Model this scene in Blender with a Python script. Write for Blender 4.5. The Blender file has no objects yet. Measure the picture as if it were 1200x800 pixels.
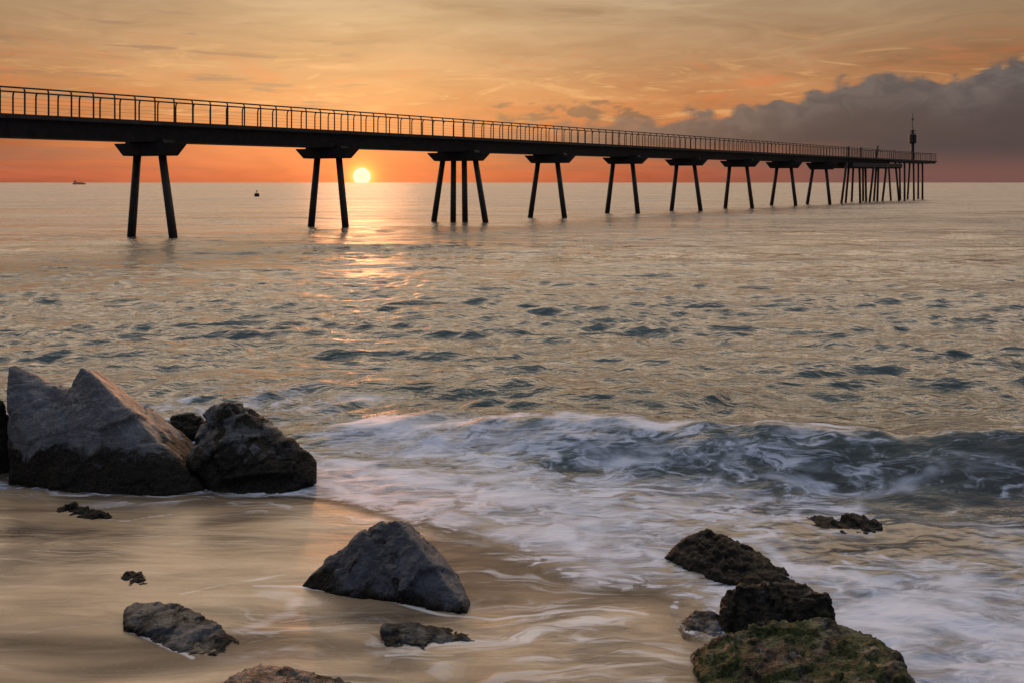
import bpy, bmesh, math, random
import numpy as np
from mathutils import Vector, Matrix, noise as mnoise
random.seed(7)
R = math.radians
SC = bpy.context.scene
COL = SC.collection

# ------------------------------------------------------------------ camera
H = 2.85                      # eye height above the still water
cam_d = bpy.data.cameras.new('camera'); cam = bpy.data.objects.new('camera', cam_d); COL.objects.link(cam)
cam.location = (0, 0, H); cam.rotation_euler = (R(90), 0, 0)
cam_d.sensor_width = 36; cam_d.lens = 30; cam_d.shift_y = -0.155
cam_d.clip_start = 0.1; cam_d.clip_end = 30000
SC.camera = cam
SC.view_settings.view_transform = 'Standard'; SC.view_settings.look = 'None'
SC.view_settings.exposure = 0.0; SC.view_settings.gamma = 1
SC.view_settings.use_curve_mapping = False
SC.cycles.max_bounces = 6; SC.cycles.diffuse_bounces = 2; SC.cycles.glossy_bounces = 4
SC.cycles.transparent_max_bounces = 8
SC.cycles.use_denoising = True
SC.cycles.sample_clamp_indirect = 6; SC.cycles.sample_clamp_direct = 1.1
SUN_AZ = math.atan((424 - 600) / 1000)          # east of north, radians
SUN_EL = R(6.5)

# ------------------------------------------------------------------ node helpers
def lin(c):
    return tuple(((v/255)/12.92 if v/255 <= .04045 else ((v/255+.055)/1.055)**2.4) for v in c)
class NT:
    def __init__(s, nt): s.t = nt; s.n = nt.nodes; s.l = nt.links
    def put(s, inp, v):
        if hasattr(v, 'is_output') or isinstance(v, bpy.types.NodeSocket): s.l.new(v, inp)
        elif isinstance(v, (tuple, list)):
            v = tuple(v)
            if len(inp.default_value) == 4 and len(v) == 3: v = v + (1,)
            inp.default_value = v
        else: inp.default_value = v
    def m(s, op, a, b=None, c=None, clamp=False):
        n = s.n.new('ShaderNodeMath'); n.operation = op; n.use_clamp = clamp
        s.put(n.inputs[0], a)
        if b is not None: s.put(n.inputs[1], b)
        if c is not None: s.put(n.inputs[2], c)
        return n.outputs[0]
    def sep(s, v): n = s.n.new('ShaderNodeSeparateXYZ'); s.put(n.inputs[0], v); return n.outputs
    def comb(s, x, y, z=0.0):
        n = s.n.new('ShaderNodeCombineXYZ'); s.put(n.inputs[0], x); s.put(n.inputs[1], y); s.put(n.inputs[2], z); return n.outputs[0]
    def vm(s, op, a, b=None):
        n = s.n.new('ShaderNodeVectorMath'); n.operation = op; s.put(n.inputs[0], a)
        if b is not None:
            if op == 'SCALE': s.put(n.inputs['Scale'], b)
            else: s.put(n.inputs[1], b)
        return n.outputs['Value'] if op in ('DOT_PRODUCT', 'LENGTH') else n.outputs[0]
    def noise(s, v, scale, detail=4, rough=.5, dist=0.0, typ=None, w=None):
        n = s.n.new('ShaderNodeTexNoise')
        if typ: n.noise_type = typ
        s.put(n.inputs['Vector'], v); s.put(n.inputs['Scale'], scale); n.inputs['Detail'].default_value = detail
        n.inputs['Roughness'].default_value = rough; n.inputs['Distortion'].default_value = dist
        return n.outputs['Fac']
    def noisec(s, v, scale, detail=2, rough=.5):
        n = s.n.new('ShaderNodeTexNoise'); s.put(n.inputs['Vector'], v); n.inputs['Scale'].default_value = scale
        n.inputs['Detail'].default_value = detail; n.inputs['Roughness'].default_value = rough
        return n.outputs['Color']
    def ss(s, x, lo, hi):      # smoothstep (lo may exceed hi)
        n = s.n.new('ShaderNodeMapRange'); n.interpolation_type = 'SMOOTHSTEP'
        s.put(n.inputs[0], x); s.put(n.inputs[1], lo); s.put(n.inputs[2], hi); n.inputs[3].default_value = 0; n.inputs[4].default_value = 1
        return n.outputs[0]
    def mr(s, x, a, b, c, d):
        n = s.n.new('ShaderNodeMapRange'); s.put(n.inputs[0], x)
        for i, v in enumerate((a, b, c, d)): s.put(n.inputs[i+1], v)
        return n.outputs[0]
    def mix(s, f, a, b, blend='MIX'):
        n = s.n.new('ShaderNodeMix'); n.data_type = 'RGBA'; n.blend_type = blend
        s.put(n.inputs[0], f); s.put(n.inputs[6], a); s.put(n.inputs[7], b); return n.outputs[2]
    def ramp(s, f, stops, interp='LINEAR'):
        n = s.n.new('ShaderNodeValToRGB'); cr = n.color_ramp; cr.interpolation = interp
        while len(cr.elements) < len(stops): cr.elements.new(.5)
        for e, (p, c) in zip(cr.elements, stops):
            e.position = p; e.color = (*c, 1) if not isinstance(c, float) else (c, c, c, 1)
        s.put(n.inputs[0], f); return n.outputs[0]
    def curve(s, x, pts):
        n = s.n.new('ShaderNodeFloatCurve'); c = n.mapping.curves[0]
        while len(c.points) < len(pts): c.points.new(.5, .5)
        for p, (a, b) in zip(c.points, pts): p.location = (a, b); p.handle_type = 'AUTO_CLAMPED'
        n.mapping.update(); s.put(n.inputs['Value'], x); return n.outputs[0]
    def attr(s, name):
        n = s.n.new('ShaderNodeAttribute'); n.attribute_name = name; return n.outputs['Fac']
    def bump(s, h, strength, dist, normal=None):
        n = s.n.new('ShaderNodeBump'); s.put(n.inputs['Height'], h); s.put(n.inputs['Strength'], strength); s.put(n.inputs['Distance'], dist)
        if normal is not None: s.put(n.inputs['Normal'], normal)
        return n.outputs[0]

# ------------------------------------------------------------------ sky
W = bpy.data.worlds.new('World'); SC.world = W; W.use_nodes = True
W.node_tree.nodes.clear(); g = NT(W.node_tree)
tc = g.n.new('ShaderNodeTexCoord').outputs['Generated']
x, y, z = g.sep(tc)[:3]
DEG = 180/math.pi
el = g.m('MULTIPLY', g.m('ARCSINE', z), DEG)
az = g.m('MULTIPLY', g.m('ARCTAN2', x, y), DEG)
# elevation colours towards the dawn, kept in degrees / 90 (colours go through a compressed ramp)
t = g.m('POWER', g.m('DIVIDE', g.m('MAXIMUM', el, 0.0), 90.0), 0.5)
def tp(d): return math.sqrt(d/90)
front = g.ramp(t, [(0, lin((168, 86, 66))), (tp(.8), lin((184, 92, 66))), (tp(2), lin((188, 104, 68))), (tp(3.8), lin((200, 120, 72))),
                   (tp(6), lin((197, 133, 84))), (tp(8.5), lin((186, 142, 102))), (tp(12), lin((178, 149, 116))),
                   (tp(17), (1.75, 1.24, .82)), (tp(26), (2.7, 1.98, 1.36)), (tp(45), (1.25, 1.08, .94)), (tp(65), (.56, .61, .71)), (1, (.45, .52, .64))])  # band above the frame raised so the water reflects brighter
back = g.ramp(t, [(0, (.12, .12, .15)), (tp(10), (.15, .16, .20)), (tp(30), (.22, .25, .31)), (tp(60), (.36, .41, .50)), (1, (.42, .48, .58))])
ff = g.ss(g.m('ADD', y, g.m('MULTIPLY', x, -.08)), -.25, .75)
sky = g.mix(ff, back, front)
# darker to the right, a little to the far left
side = g.curve(g.mr(az, -60, 60, 0, 1), [(0, .80), (.23, .84), (.38, 1.0), (.55, .97), (.66, .82), (.76, .66), (1, .60)])
lowside = g.mix(g.ss(el, 30, 10), (1, 1, 1), g.comb(side, side, side))
sky = g.mix(1.0, sky, lowside, 'MULTIPLY')
# reddish glow round the sun
sa, ce = math.sin(SUN_AZ), math.cos(SUN_AZ)
SE = math.atan(7/1016)
sdir = (sa*math.cos(SE), ce*math.cos(SE), math.sin(SE))
ang = g.m('MULTIPLY', g.m('ARCCOSINE', g.m('MINIMUM', g.vm('DOT_PRODUCT', tc, sdir), 1.0)), DEG)
daz = g.m('DIVIDE', g.m('SUBTRACT', az, SUN_AZ*DEG), 13.0)
dele = g.m('DIVIDE', el, 3.6)
gl = g.m('EXPONENT', g.m('MULTIPLY', g.m('ADD', g.m('MULTIPLY', daz, daz), g.m('MULTIPLY', dele, dele)), -1.0))
sky = g.mix(gl, sky, (.74, .150, .058), 'MIX')
gl2 = g.m('EXPONENT', g.m('MULTIPLY', ang, -1/1.5))
sky = g.mix(1.0, sky, g.vm('SCALE', (.95, .17, .02), g.m('MULTIPLY', gl2, .95)), 'ADD')
sky = g.mix(1.0, sky, g.vm('SCALE', (3.4, 1.7, .22), g.m('EXPONENT', g.m('MULTIPLY', ang, -1/.40))), 'ADD')
# thin high cloud, drawn out sideways
av = g.comb(g.m('MULTIPLY', az, .05), g.m('MULTIPLY', el, .30), 0.0)
wrp = g.noisec(av, 1.3, 3)
av2 = g.vm('ADD', av, g.vm('SCALE', g.vm('SUBTRACT', wrp, (.5, .5, .5)), .9))
ci = g.noise(av2, 1.6, 6, .62, .4)
band = g.m('SUBTRACT', g.mr(ci, .3, .7, .74, 1.16), 0.0)
cif = g.ss(el, 60, 9)
bandc = g.mix(cif, (1, 1, 1), g.comb(band, g.m('POWER', band, 1.35), g.m('POWER', band, 1.5)))
sky = g.mix(1.0, sky, bandc, 'MULTIPLY')
# fibrous peach cirrus low over the pier
ci2 = g.noise(g.comb(g.m('MULTIPLY', az, .09), g.m('MULTIPLY', el, .55), 3.7), 1.5, 7, .65, 1.6)
cm = g.m('MULTIPLY', g.m('MULTIPLY', g.ss(ci2, .5, .68), g.ss(el, 10.5, 5)), g.ss(el, 2.2, 4.0))
sky = g.mix(g.m('MULTIPLY', cm, .55), sky, lin((214, 112, 62)))
cm2 = g.m('MULTIPLY', g.m('MULTIPLY', g.ss(ci2, .47, .34), g.ss(el, 11, 6)), g.ss(el, 2.5, 4.5))
sky = g.mix(g.m('MULTIPLY', cm2, .5), sky, lin((230, 172, 112)))
# small flat grey streaks at the left
st = g.noise(g.comb(g.m('MULTIPLY', az, .16), g.m('MULTIPLY', el, 1.5), 9.1), 1.0, 4, .55, .3)
stm = g.m('MULTIPLY', g.m('MULTIPLY', g.ss(st, .55, .66), g.ss(el, 3.5, 5.0)), g.m('MULTIPLY', g.ss(el, 12, 9), g.ss(az, -6, -14)))
sky = g.mix(g.m('MULTIPLY', stm, .75), sky, lin((140, 105, 88)))
# mauve-grey layer under the deck, left and right of the sun
ml = g.noise(g.comb(g.m('MULTIPLY', az, .06), g.m('MULTIPLY', el, 1.1), 5.1), 1.3, 3, .5, .3)
mm = g.m('MULTIPLY', g.m('MULTIPLY', g.ss(ml, .40, .58), g.ss(el, 3.0, 2.2)), g.m('MULTIPLY', g.ss(el, .55, 1.3), g.ss(g.m('ABSOLUTE', g.m('SUBTRACT', az, SUN_AZ*DEG)), 3, 13)))
sky = g.mix(g.m('MULTIPLY', mm, .62), sky, lin((142, 92, 78)))
# ragged cloud bank: its top edge follows a curve over azimuth, eaten by noise
pk = lambda px: (math.degrees(math.atan((px-600)/1000)) + 20) / 80
def ey(px, py): return math.degrees(math.atan((214-py)/math.hypot(1000, px-600)))/12
top = g.curve(g.mr(az, -20, 60, 0, 1), [(0, 0.0), (pk(400), .10), (pk(480), ey(480, 152)), (pk(560), ey(560, 146)), (pk(640), ey(640, 142)), (pk(700), ey(700, 141)), (pk(760), ey(760, 136)), (pk(830), ey(830, 128)),
             (pk(900), ey(900, 120)), (pk(950), ey(950, 104)), (pk(1000), ey(1000, 90)), (pk(1060), ey(1060, 84)), (pk(1120), ey(1120, 92)), (pk(1200), ey(1200, 72)), (.8, .62), (1, .4)])
top = g.m('MULTIPLY', top, 12.0)
cv = g.comb(g.m('MULTIPLY', az, .62), g.m('MULTIPLY', el, 1.0), 0.0)
bn = g.noise(cv, .62, 7, .58, .25)
bv = g.n.new('ShaderNodeTexVoronoi'); bv.feature = 'SMOOTH_F1'; g.put(bv.inputs['Vector'], g.vm('ADD', cv, g.vm('SCALE', g.noisec(cv, 2.0, 3), .35))); bv.inputs['Scale'].default_value = 1.15
edge = g.m('ADD', g.m('SUBTRACT', top, el), g.m('ADD', g.m('MULTIPLY', g.m('SUBTRACT', bn, .5), 3.2), g.m('MULTIPLY', g.m('SUBTRACT', .45, bv.outputs['Distance']), 1.9)))
bankw = g.ss(az, -12, 9)
bank = g.m('MULTIPLY', g.ss(edge, g.mr(az, 0, 16, -.5, -.10), g.mr(az, 0, 16, 1.2, .55)), g.m('MULTIPLY', bankw, .95))
lump = g.noise(cv, 1.1, 6, .55, .5)
bc_hi = g.mix(g.ss(lump, .35, .65), lin((100, 92, 91)), lin((80, 75, 79)))
bc = g.mix(g.ss(g.m('SUBTRACT', top, el), .6, 3.2), bc_hi, lin((68, 62, 67)))
bc = g.mix(g.ss(el, 2.4, .3), bc, lin((116, 82, 77)))
warm = g.ss(az, 22, -4)
bc = g.mix(g.m('MULTIPLY', warm, .45), bc, lin((150, 98, 76)))
lowfade = g.m('MULTIPLY', g.ss(el, 1.0, 2.8), 1.0)
lowk = g.m('MAXIMUM', lowfade, g.ss(az, 8, 24))
sky = g.mix(g.m('MULTIPLY', bank, lowk), sky, bc)
# loose dark puffs left of the bank
pv = g.comb(g.m('MULTIPLY', az, .42), g.m('MULTIPLY', el, 1.15), 4.0)
pn = g.noise(pv, 1.0, 6, .55, .2)
pel = g.m('DIVIDE', g.m('SUBTRACT', el, 4.7), 1.0)
paz = g.m('DIVIDE', g.m('SUBTRACT', az, 4.0), 10.0)
pw = g.m('EXPONENT', g.m('MULTIPLY', g.m('ADD', g.m('MULTIPLY', pel, pel), g.m('MULTIPLY', paz, paz)), -1.0))
pm = g.ss(g.m('MULTIPLY', g.m('ADD', pn, -.0), g.m('POWER', pw, .6)), .38, .49)
sky = g.mix(g.m('MULTIPLY', pm, .8), sky, lin((112, 84, 72)))
# sun disc
disc = g.ss(ang, .60, .50)
sky = g.mix(1.0, sky, g.vm('SCALE', (3.0, 2.85, 2.5), disc), 'ADD')
below = g.ss(z, -.002, -.02)
sky = g.mix(below, sky, (.05, .055, .06))
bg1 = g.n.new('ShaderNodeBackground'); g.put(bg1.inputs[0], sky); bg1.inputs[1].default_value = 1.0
ns = g.n.new('ShaderNodeTexSky'); ns.sky_type = 'NISHITA'; ns.sun_disc = False
ns.sun_elevation = SUN_EL; ns.sun_rotation = SUN_AZ; ns.dust_density = 3
bg2 = g.n.new('ShaderNodeBackground'); g.put(bg2.inputs[0], ns.outputs[0]); bg2.inputs[1].default_value = 0.005
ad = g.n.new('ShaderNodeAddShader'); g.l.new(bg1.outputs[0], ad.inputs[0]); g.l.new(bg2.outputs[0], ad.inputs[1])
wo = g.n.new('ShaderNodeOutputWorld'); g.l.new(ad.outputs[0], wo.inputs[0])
W.cycles.sampling_method = 'MANUAL'; W.cycles.sample_map_resolution = 2048

# ------------------------------------------------------------------ sun
sd = bpy.data.lights.new('sun', 'SUN'); sd.energy = 1.3; sd.angle = R(3); sd.color = (1.0, .40, .17)
so = bpy.data.objects.new('sun', sd); COL.objects.link(so)
so.rotation_euler = Vector((sa*math.cos(SUN_EL), ce*math.cos(SUN_EL), math.sin(SUN_EL))).to_track_quat('Z', 'Y').to_euler()

# ------------------------------------------------------------------ helpers for things
def P(px, py, D):             # point seen at photograph pixel (px, py), D metres out
    return Vector(((px-600)/1000*D, D, H-(py-214)/1000*D))
def G(px, py):                # point on still water
    D = 1000*H/(py-214); return np.array([(px-600)/1000*D, D])
def tag(o, label=None, cat=None, group=None, kind=None):
    if label: o['label'] = label
    if cat: o['category'] = cat
    if group: o['group'] = group
    if kind: o['kind'] = kind
    return o
def empty(name, loc, rz=0):
    o = bpy.data.objects.new(name, None); COL.objects.link(o); o.location = loc; o.rotation_euler = (0, 0, rz)
    o.empty_display_size = .3; return o
def link(name, me, mat, parent=None):
    o = bpy.data.objects.new(name, me); COL.objects.link(o)
    if mat: me.materials.append(mat)
    if parent is not None: o.parent = parent
    return o
def from_bm(name, bm, mat, parent=None, smooth=False):
    bmesh.ops.recalc_face_normals(bm, faces=bm.faces)
    me = bpy.data.meshes.new(name); bm.to_mesh(me); bm.free()
    if smooth: me.polygons.foreach_set('use_smooth', [True]*len(me.polygons))
    return link(name, me, mat, parent)
def bm_box(bm, c, s, M=None):
    vs = [Vector((c[0]+sx*s[0]/2, c[1]+sy*s[1]/2, c[2]+sz*s[2]/2)) for sz in (-1, 1) for sy in (-1, 1) for sx in (-1, 1)]
    if M: vs = [M @ v for v in vs]
    v = [bm.verts.new(p) for p in vs]
    for f in ((0,2,3,1),(4,5,7,6),(0,1,5,4),(2,6,7,3),(0,4,6,2),(1,3,7,5)): bm.faces.new([v[i] for i in f])
def bm_tube(bm, pts, rads, seg=10, cap=True):
    pts = [Vector(p) for p in pts]
    if not hasattr(rads, '__len__'): rads = [rads]*len(pts)
    rings = []
    for i, p in enumerate(pts):
        a = pts[max(i-1, 0)]; b = pts[min(i+1, len(pts)-1)]
        d = (b-a).normalized(); u = d.orthogonal() if i == 0 else (rings_u - d*rings_u.dot(d))
        u.normalize(); rings_u = u.copy(); w = d.cross(u)
        rings.append([bm.verts.new(p + (u*math.cos(2*math.pi*k/seg)+w*math.sin(2*math.pi*k/seg))*rads[i]) for k in range(seg)])
    for a, b in zip(rings, rings[1:]):
        for k in range(seg): bm.faces.new((a[k], a[(k+1) % seg], b[(k+1) % seg], b[k]))
    if cap: bm.faces.new(rings[0][::-1]); bm.faces.new(rings[-1])
def bm_lathe(bm, prof, c=(0, 0, 0), seg=20):
    rings = [[bm.verts.new((c[0]+r*math.cos(2*math.pi*k/seg), c[1]+r*math.sin(2*math.pi*k/seg), c[2]+zz)) for k in range(seg)] for r, zz in prof]
    for a, b in zip(rings, rings[1:]):
        for k in range(seg): bm.faces.new((a[k], a[(k+1) % seg], b[(k+1) % seg], b[k]))
    bm.faces.new(rings[0][::-1]); bm.faces.new(rings[-1])

# vectorised gradient noise
_rng = np.random.RandomState(11); _perm = _rng.permutation(512); _ga = _rng.rand(512)*2*np.pi
def pnoise(x, y):
    xi = np.floor(x).astype(int); yi = np.floor(y).astype(int); xf = x-xi; yf = y-yi
    u = xf*xf*xf*(xf*(xf*6-15)+10); v = yf*yf*yf*(yf*(yf*6-15)+10)
    def gr(ix, iy, dx, dy):
        a = _ga[_perm[(ix + _perm[iy & 511]) & 511]]; return np.cos(a)*dx+np.sin(a)*dy
    n00 = gr(xi, yi, xf, yf); n10 = gr(xi+1, yi, xf-1, yf); n01 = gr(xi, yi+1, xf, yf-1); n11 = gr(xi+1, yi+1, xf-1, yf-1)
    a = n00+u*(n10-n00); b = n01+u*(n11-n01); return (a+v*(b-a))*1.5
def fbm(x, y, o=4, g_=.5):
    s = 0; a = 1; t_ = 0
    for k in range(o): s = s+a*pnoise(x*2**k+17.3*k, y*2**k-9.1*k); t_ += a; a *= g_
    return s/t_
def sst(x, a, b):
    t_ = np.clip((x-a)/(b-a), 0, 1); return t_*t_*(3-2*t_)

# ------------------------------------------------------------------ plan of the shore
shore = [(-900, 566), (0, 571), (120, 578), (230, 583), (340, 590), (400, 600), (450, 612), (500, 630), (540, 650), (580, 672), (620, 690), (700, 704), (740, 712), (770, 740), (800, 800), (850, 1000), (900, 2200)]
shore = np.array([G(*p) for p in shore])
shore = np.vstack([[-60, 6.2], [-25, 7.2], shore, [3, -6]])
def sdist(X, Y):              # > 0 on the sand side
    best = np.full(X.shape, 1e9); sgn = np.ones(X.shape)
    for a, b in zip(shore, shore[1:]):
        d = b-a; L = d@d
        tt = np.clip(((X-a[0])*d[0]+(Y-a[1])*d[1])/L, 0, 1)
        qx = X-(a[0]+tt*d[0]); qy = Y-(a[1]+tt*d[1]); ds = np.hypot(qx, qy)
        cr = d[0]*(Y-a[1])-d[1]*(X-a[0]); m_ = ds < best
        best = np.where(m_, ds, best); sgn = np.where(m_, np.where(cr > 0, -1, 1), sgn)
    return best*sgn+.16*fbm(X*.9+4, Y*1.3, 4)
# rocks standing in water: (x, y, rx, ry) for foam rims and to keep wavelets low
rim = []
def sand_z(X, Y, s):
    land = .006*np.minimum(s, 1)+.003*np.clip(s-.5, 0, 40)
    sea = np.maximum(.10*s, -1.5)
    zz = np.where(s > 0, land, sea)
    return zz+.005*fbm(X*.9+3, Y*1.8, 3)*sst(s, 0, .6)
def crest_D(X): return 9.38-.215*X+.18*pnoise(X*.5+7, X*0+2.)-.02*np.abs(X)
def sea_z(X, Y, s, far_only=False):
    off = sst(-s, .0, 2.2)
    z = np.zeros_like(X)
    # swell and chop: many crossing wave trains, crests mostly parallel to the beach
    rg = np.random.RandomState(5)
    row = np.maximum(Y*Y/(1000*H)*.62, .02)
    wx = X+.9*fbm(X*.12, Y*.2, 3); wy = Y+1.6*fbm(X*.10+5, Y*.22, 3)
    for k in range(70):
        lam = .30*(33**(k/69)); th = rg.normal(0, .40 if lam > 2 else .50)
        kx, ky = math.sin(th), math.cos(th); ph = rg.rand()*6.283
        A = .0140*lam**.95/(1+(lam/1.25)**1.75)
        fade = sst(lam/row, 2.0, 4.5)
        q = 2*np.pi*(kx*wx+ky*wy)/lam+ph
        sh = (1-np.abs(np.sin(q/2)))*1.6-.58 if k % 3 == 0 else np.sin(q)
        z = z+A*sh*fade*(.55+.9*sst(pnoise(X*.35/max(lam, .8)+k*3.1, Y*.55/max(lam, .8)-k), -.6, .6))
    calm = .30+.70*sst(Y, 9.0, 10.8)
    z = z*off*calm
    for lam, th, A, ph in ((7.5, .10, .022, 1.), (10.5, -.16, .030, 2.), (14, .22, .034, 4.), (19, -.05, .045, .5), (27, .12, .05, 3.)):
        q = 2*np.pi*(math.sin(th)*(X+3*fbm(X*.03, Y*.04+lam, 2))+math.cos(th)*(Y+5*fbm(X*.02+lam, Y*.03, 2)))/lam+ph
        z = z+A*np.sin(q)*sst(lam/row, 2, 4.5)*sst(Y, 11, 24)*(.5+sst(pnoise(X*.04+lam, Y*.03), -.4, .5))
    # breaking wave
    Dc = crest_D(X); e = Y-Dc
    Hh = (.13+.20*sst(X, -1.9, 1.2)+.05*sst(X, 2.5, 5))*(1+.20*pnoise(X*.9, X*0+4.2)+.10*pnoise(X*2.3, X*0+1.2)) * sst(X, -3.6, -1.2)
    wf = .62+.12*pnoise(X*.8+3, X*0+1.)
    front = np.where(e < 0, np.exp(-(np.abs(e)/wf)**2.2*1.7), 0)
    backp = np.where(e >= 0, 1/(1+(e/1.0)**2), 0)
    lip = .03*np.exp(-((e+.03)/.07)**2)
    z = z+Hh*(front+backp)+lip*sst(X, -1.5, 1)*(.6+pnoise(X*2.2, Y*0+9))
    z = z-.07*np.exp(-((e+wf*1.45)/.35)**2)*sst(X, -1, 2)
    # streaks drawn up the face
    z = z+.040*fbm(X*1.3+e*1.6, e*2.6, 5, .55)*np.exp(-((e+.35)/.5)**2)*sst(X, -2.5, 0)
    # second low swell behind
    e2 = Y-(11.6-.12*X+.3*pnoise(X*.3, X*0)); z = z+.11*np.exp(-(e2/.55)**2)*sst(X, -5, -1)*(1-sst(X, 1.8, 4.5))
    # boiling foam inshore of the wave
    zone = sst(-s, .05, .9)*(1-sst(Y, 8.6, 9.3))
    z = z+zone*(.035*fbm(X*.9+2, Y*1.6, 5, .55)+.02*np.abs(fbm(X*2.1, Y*3.3+4, 4)))
    return z+.006
def foam_d(X, Y, s):
    Dc = crest_D(X); e = Y-Dc
    lowc = 1-sst(Y, 5.6, 6.4)
    inshore = ((1-lowc)*sst(-s, -.02, .25)+lowc*sst(-s, -.02, .9))*(1-sst(e, -1.0, -.55))
    right = sst(X, 1.4, 3.6)
    f = inshore*(.50-.19*right*sst(Y, 6.6, 7.6)+.10*(1-sst(Y, 5.2, 6.6)))
    # bright run from the middle down to the lower right
    for (cx, cy), rx, ry, a in (((G(620, 590)), 1.6, .55, .16), ((G(720, 640)), .8, .5, .22), ((G(470, 570)), 1.2, .5, .16), ((G(1080, 700)), .9, .55, .20), ((G(690, 690)), .5, .25, .22), ((G(730, 700)), .5, .25, .18), ((G(1180, 790)), .6, .4, .12), (G(390, 560), .5, .6, .2), (G(560, 640), .3, .25, -.25), (G(600, 675), .5, .22, -.3), (G(1040, 640), 1.2, .35, -.22)):
        f = f+a*np.exp(-((X-cx)/rx)**2-((Y-cy)/ry)**2)*inshore
    # veil on the wave itself, strongest at the left end
    veil = (1-sst(np.abs(e+.25), .35, .95))*sst(X, -3.0, -1.6)
    f = np.maximum(f, veil*(.66-.08*sst(X, -.9, .2)-.08*sst(X, .8, 2.2)-.14*sst(X, 2.4, 4.2)))
    f = np.maximum(f, np.exp(-((e+.9)/.28)**2)*sst(X, -2, -1)*(.62-.30*sst(X, 2.2, 4)))
    # soft foam behind the big rocks
    cx, cy = G(300, 478); f = np.maximum(f, .50*np.exp(-((X-cx)/2.4)**2-((Y-cy)/1.7)**2))
    f = np.maximum(f, .38*(1-sst(X, -2.5, 0))*np.exp(-((Y-10.3)/1.6)**2))
    for (rx_, ry_, a, b) in rim:
        q = np.hypot((X-rx_)/a, (Y-ry_)/b); f = np.maximum(f, .62*(1-sst(np.abs(q-1), .0, .45)))
    return np.clip(f, 0, 1)

# ------------------------------------------------------------------ materials
def new_mat(name):
    m_ = bpy.data.materials.new(name); m_.use_nodes = True; m_.node_tree.nodes.clear(); n = NT(m_.node_tree)
    out = n.n.new('ShaderNodeOutputMaterial'); return m_, n, out
def bsdf(n, **k):
    b = n.n.new('ShaderNodeBsdfPrincipled')
    for a, v in k.items(): n.put(b.inputs[a.replace('_', ' ')], v)
    return b.outputs[0]

def foam_tex(n, pos):
    """silky drawn-out foam pattern, 0..1"""
    s1 = n.vm('MULTIPLY', pos, (.85, 1.9, 2.5))
    w = n.vm('SCALE', n.vm('SUBTRACT', n.noisec(s1, .9, 3, .55), (.5, .5, .5)), 1.5)
    q = n.vm('ADD', s1, w)
    a = n.noise(q, 1.9, 9, .66, .9)
    b = n.noise(n.vm('MULTIPLY', q, (1.0, 2.6, 1)), 3.2, 5, .55, 1.2)
    c = n.m('ABSOLUTE', n.m('SUBTRACT', n.noise(q, 2.3, 5, .5, 1.0), .5))
    c = n.m('SUBTRACT', 1.0, n.m('MULTIPLY', c, 7.0), clamp=True)
    return n.m('ADD', n.m('ADD', n.m('MULTIPLY', a, .62), n.m('MULTIPLY', b, .32)), n.m('MULTIPLY', c, .10)), q

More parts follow.
